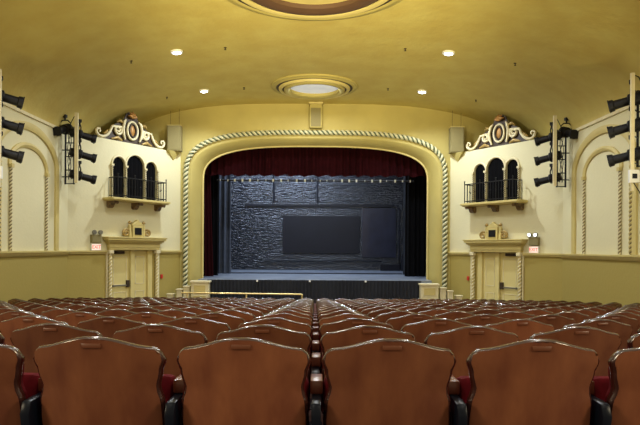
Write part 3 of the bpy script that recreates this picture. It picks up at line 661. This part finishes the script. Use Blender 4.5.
# ------------------------------------------------------------------ theatre seats
PITCH = .56; DROW = .9; ZR1 = 2.3; RC = 26.0
def sst(a, b, x):
    t = max(0, min(1, (x - a) / (b - a))); return t * t * (3 - 2 * t)
def half_w(z):
    K = [(.30, .240), (.46, .252), (.54, .248), (.60, .233), (.66, .246), (.71, .260), (.76, .260), (.85, .255)]
    for (a, wa), (b, wb) in zip(K, K[1:]):
        if z <= b: return wa + (wb - wa) * sst(a, b, z)
    return K[-1][1]
def top_z(u):
    u = abs(u); return .806 - .044 * sst(.06, .88, u) - .050 * max(0, (u - .80) / .20) ** 2.6
def panel(zb, off, th, shrink, nu=26, nv=18, topoff=0.0, rim=0):
    """curved seat-back sheet with closed rim: off = distance forward, th = thickness"""
    mb = MB(); R = nu + 1; vs = []
    for side_ in (0, 1):
        for j in range(nv + 1):
            for i in range(nu + 1):
                u = -1 + 2 * i / nu; u = math.copysign(abs(u) ** .85, u)
                q = 1 - (1 - j / nv) ** 1.4; z = zb + (top_z(u) - topoff - zb) * q
                x = u * (half_w(z) - shrink); y = -(z - .42) * .20 + .055 * u * u + off + side_ * th
                vs.append((x, y, z))
    S = R * (nv + 1); f = []
    for s_ in (0, S): f += [(s_ + j * R + i, s_ + j * R + i + 1, s_ + (j + 1) * R + i + 1, s_ + (j + 1) * R + i) for j in range(nv) for i in range(nu)]
    ring = [(0, i) for i in range(nu)] + [(j, nu) for j in range(nv)] + [(nv, i) for i in range(nu, 0, -1)] + [(j, 0) for j in range(nv, 0, -1)]
    for k in range(len(ring)):
        (a, b), (c, d) = ring[k], ring[(k + 1) % len(ring)]
        f.append((a * R + b, c * R + d, S + c * R + d, S + a * R + b))
    mb.add(vs, f)
    for k in range(len(ring)): mb.mi[-1 - k] = rim
    return mb
def seat_parts(lod):
    nu, nv = (26, 18) if lod == 0 else (14, 8)
    P = {}
    P['back_panel'] = (panel(.36, 0, .036, 0, nu, nv, rim=1).mesh('back_panel', [M['wood'], M['woodrim']], 50, bevel=.014 if lod == 0 else .013, bevmat=1), None)
    P['back_cushion'] = (panel(.40, .035, .045, .018, nu, nv, .04).mesh('back_cushion', M['red'], 50, bevel=.012 if lod == 0 else 0), None)
    mb = MB(); mb.box(-.248, .248, -.05, .06, -.17, .17)      # tipped-up seat
    a = math.radians(12); mb.mapped(lambda x, y, z: (x, .17 + y * math.cos(a) + z * math.sin(a), .445 + z * math.cos(a) - y * math.sin(a)))
    P['seat_cushion'] = (mb.mesh('seat_cushion', M['red'], 40, bevel=.03 if lod == 0 else .015), None)
    mb = MB(); h = PITCH / 2; mb.box(h - .025, h + .025, .13, .27, .55, .605)
    P['armrest'] = (mb.mesh('armrest', M['armwood'], 30, bevel=.005 if lod == 0 else 0), None)
    mb = MB(); mb.prism([(-.0, .0), (.24, .0), (.24, .03), (.13, .06), (.12, .40), (.25, .50), (.25, .549), (.06, .549), (.0, .545), (-.02, .50), (.02, .3), (.02, .06)], h - .019, h + .019)
    mb.mapped(lambda x, y, z: (y, x, z)); mb.box(h - .05, h + .05, -.04, .28, 0, .012)
    P['standard'] = (mb.mesh('standard', M['blackm'], 40, bevel=.006 if lod == 0 else 0), None)
    mb = MB(); zt = .772; yt = -(zt - .42) * .20; mb.box(-.036, .036, yt - .004, yt + .006, zt - .009, zt + .009)
    P['number_plate'] = (mb.mesh('number_plate', M['plate'], 40, bevel=.002), None)
    return P
parts0 = seat_parts(0); parts1 = seat_parts(1)
def joined(parts, names):
    bm = bmesh.new(); mats = []; 
    for nme in names:
        me = parts[nme][0]; n0 = len(bm.faces); bm.from_mesh(me); bm.faces.ensure_lookup_table()
        mi = len(mats); mats.extend(me.materials)
        for f in bm.faces[n0:]: f.material_index += mi
    return bm, mats
ORD = ['first', 'second', 'third', 'fourth', 'fifth', 'sixth', 'seventh', 'eighth', 'ninth', 'tenth', 'eleventh', 'twelfth', 'thirteenth', 'fourteenth', 'fifteenth', 'sixteenth', 'seventeenth', 'eighteenth', 'nineteenth', 'twentieth']
cells = []
for r in range(19):
    for k in range(-12, 12):
        x = (k + .5) * PITCH + .008; y = ZR1 + r * DROW + x * x / (2 * RC)
        if abs(x) > 6.75: continue
        e = (abs(x) - .33) / y * F
        if (315 - e if x < 0 else 315 + e) < -4 or (x > 0 and 315 + e > 644): continue
        if abs(x) + .35 > HW - max(0, (y + .4 - 17.2)) * DX / DY: continue
        cells.append((y, r, k, x))
near = sorted(cells)[:300]; nearset = {(r, k) for _, r, k, _ in near}
protos = {}
def make_seat(lod):
    t = thing('theatre_seat', '', 'seat', (0, 0, 0), 'theatre seats in raked rows'); P = (parts0, parts1)[lod]
    for nme in ('back_panel', 'back_cushion', 'seat_cushion', 'armrest', 'standard') + (('number_plate',) if lod == 0 else ()):
        o = link(nme, P[nme][0], t)
    return t
for y, r, k, x in near:
    lod = 0 if r < 4 else 1
    if lod not in protos: protos[lod] = o = make_seat(lod)
    else:
        src = protos[lod]; o = src.copy(); COL.objects.link(o)
        for ch in src.children:
            c = ch.copy(); c.parent = o; COL.objects.link(c)
    o.location = (x, y, floor_z(y)); o.rotation_euler = (0, 0, math.atan(x / RC))
    pos = (k if k >= 0 else -k - 1)
    o['label'] = f"wooden theatre seat, {ORD[r]} row from the camera, {ORD[pos]} {'right' if k >= 0 else 'left'} of the central armrest line"
    # end seat on the left side of the row also needs its outer armrest: the neighbour outside the frame would own it
rest = [c for c in cells if (c[1], c[2]) not in nearset]
if rest:
    bm, mats = joined(parts1, ['back_panel', 'seat_cushion', 'armrest', 'standard'])
    tm = bpy.data.meshes.new('tmp'); bm.to_mesh(tm); bm.free()
    big = bmesh.new(); base = (0, rest[0][0], floor_z(rest[0][0]))
    for y, r, k, x in rest:
        mtx = Matrix.Translation((x - base[0], y - base[1], floor_z(y) - base[2])) @ Matrix.Rotation(math.atan(x / RC), 4, 'Z')
        t2 = tm.copy(); t2.transform(mtx); big.from_mesh(t2); bpy.data.meshes.remove(t2)
    me = bpy.data.meshes.new('theatre_seats'); big.to_mesh(me); big.free()
    for m in mats: me.materials.append(m)
    me.polygons.foreach_set('use_smooth', [True] * len(me.polygons)); me.set_sharp_from_angle(angle=math.radians(45))
    o = link('theatre_seats', me, None, base); tag(o, 'farthest rows of theatre seats, small and dense before the stage', 'seats', kind='stuff')
print('seats individually', len(near), 'rest', len(rest))

# ------------------------------------------------------------------ lift to the datum, tidy
for o in list(scene.objects):
    if o.parent is None: o.location.z += UP
    if '_base' in o: del o['_base']
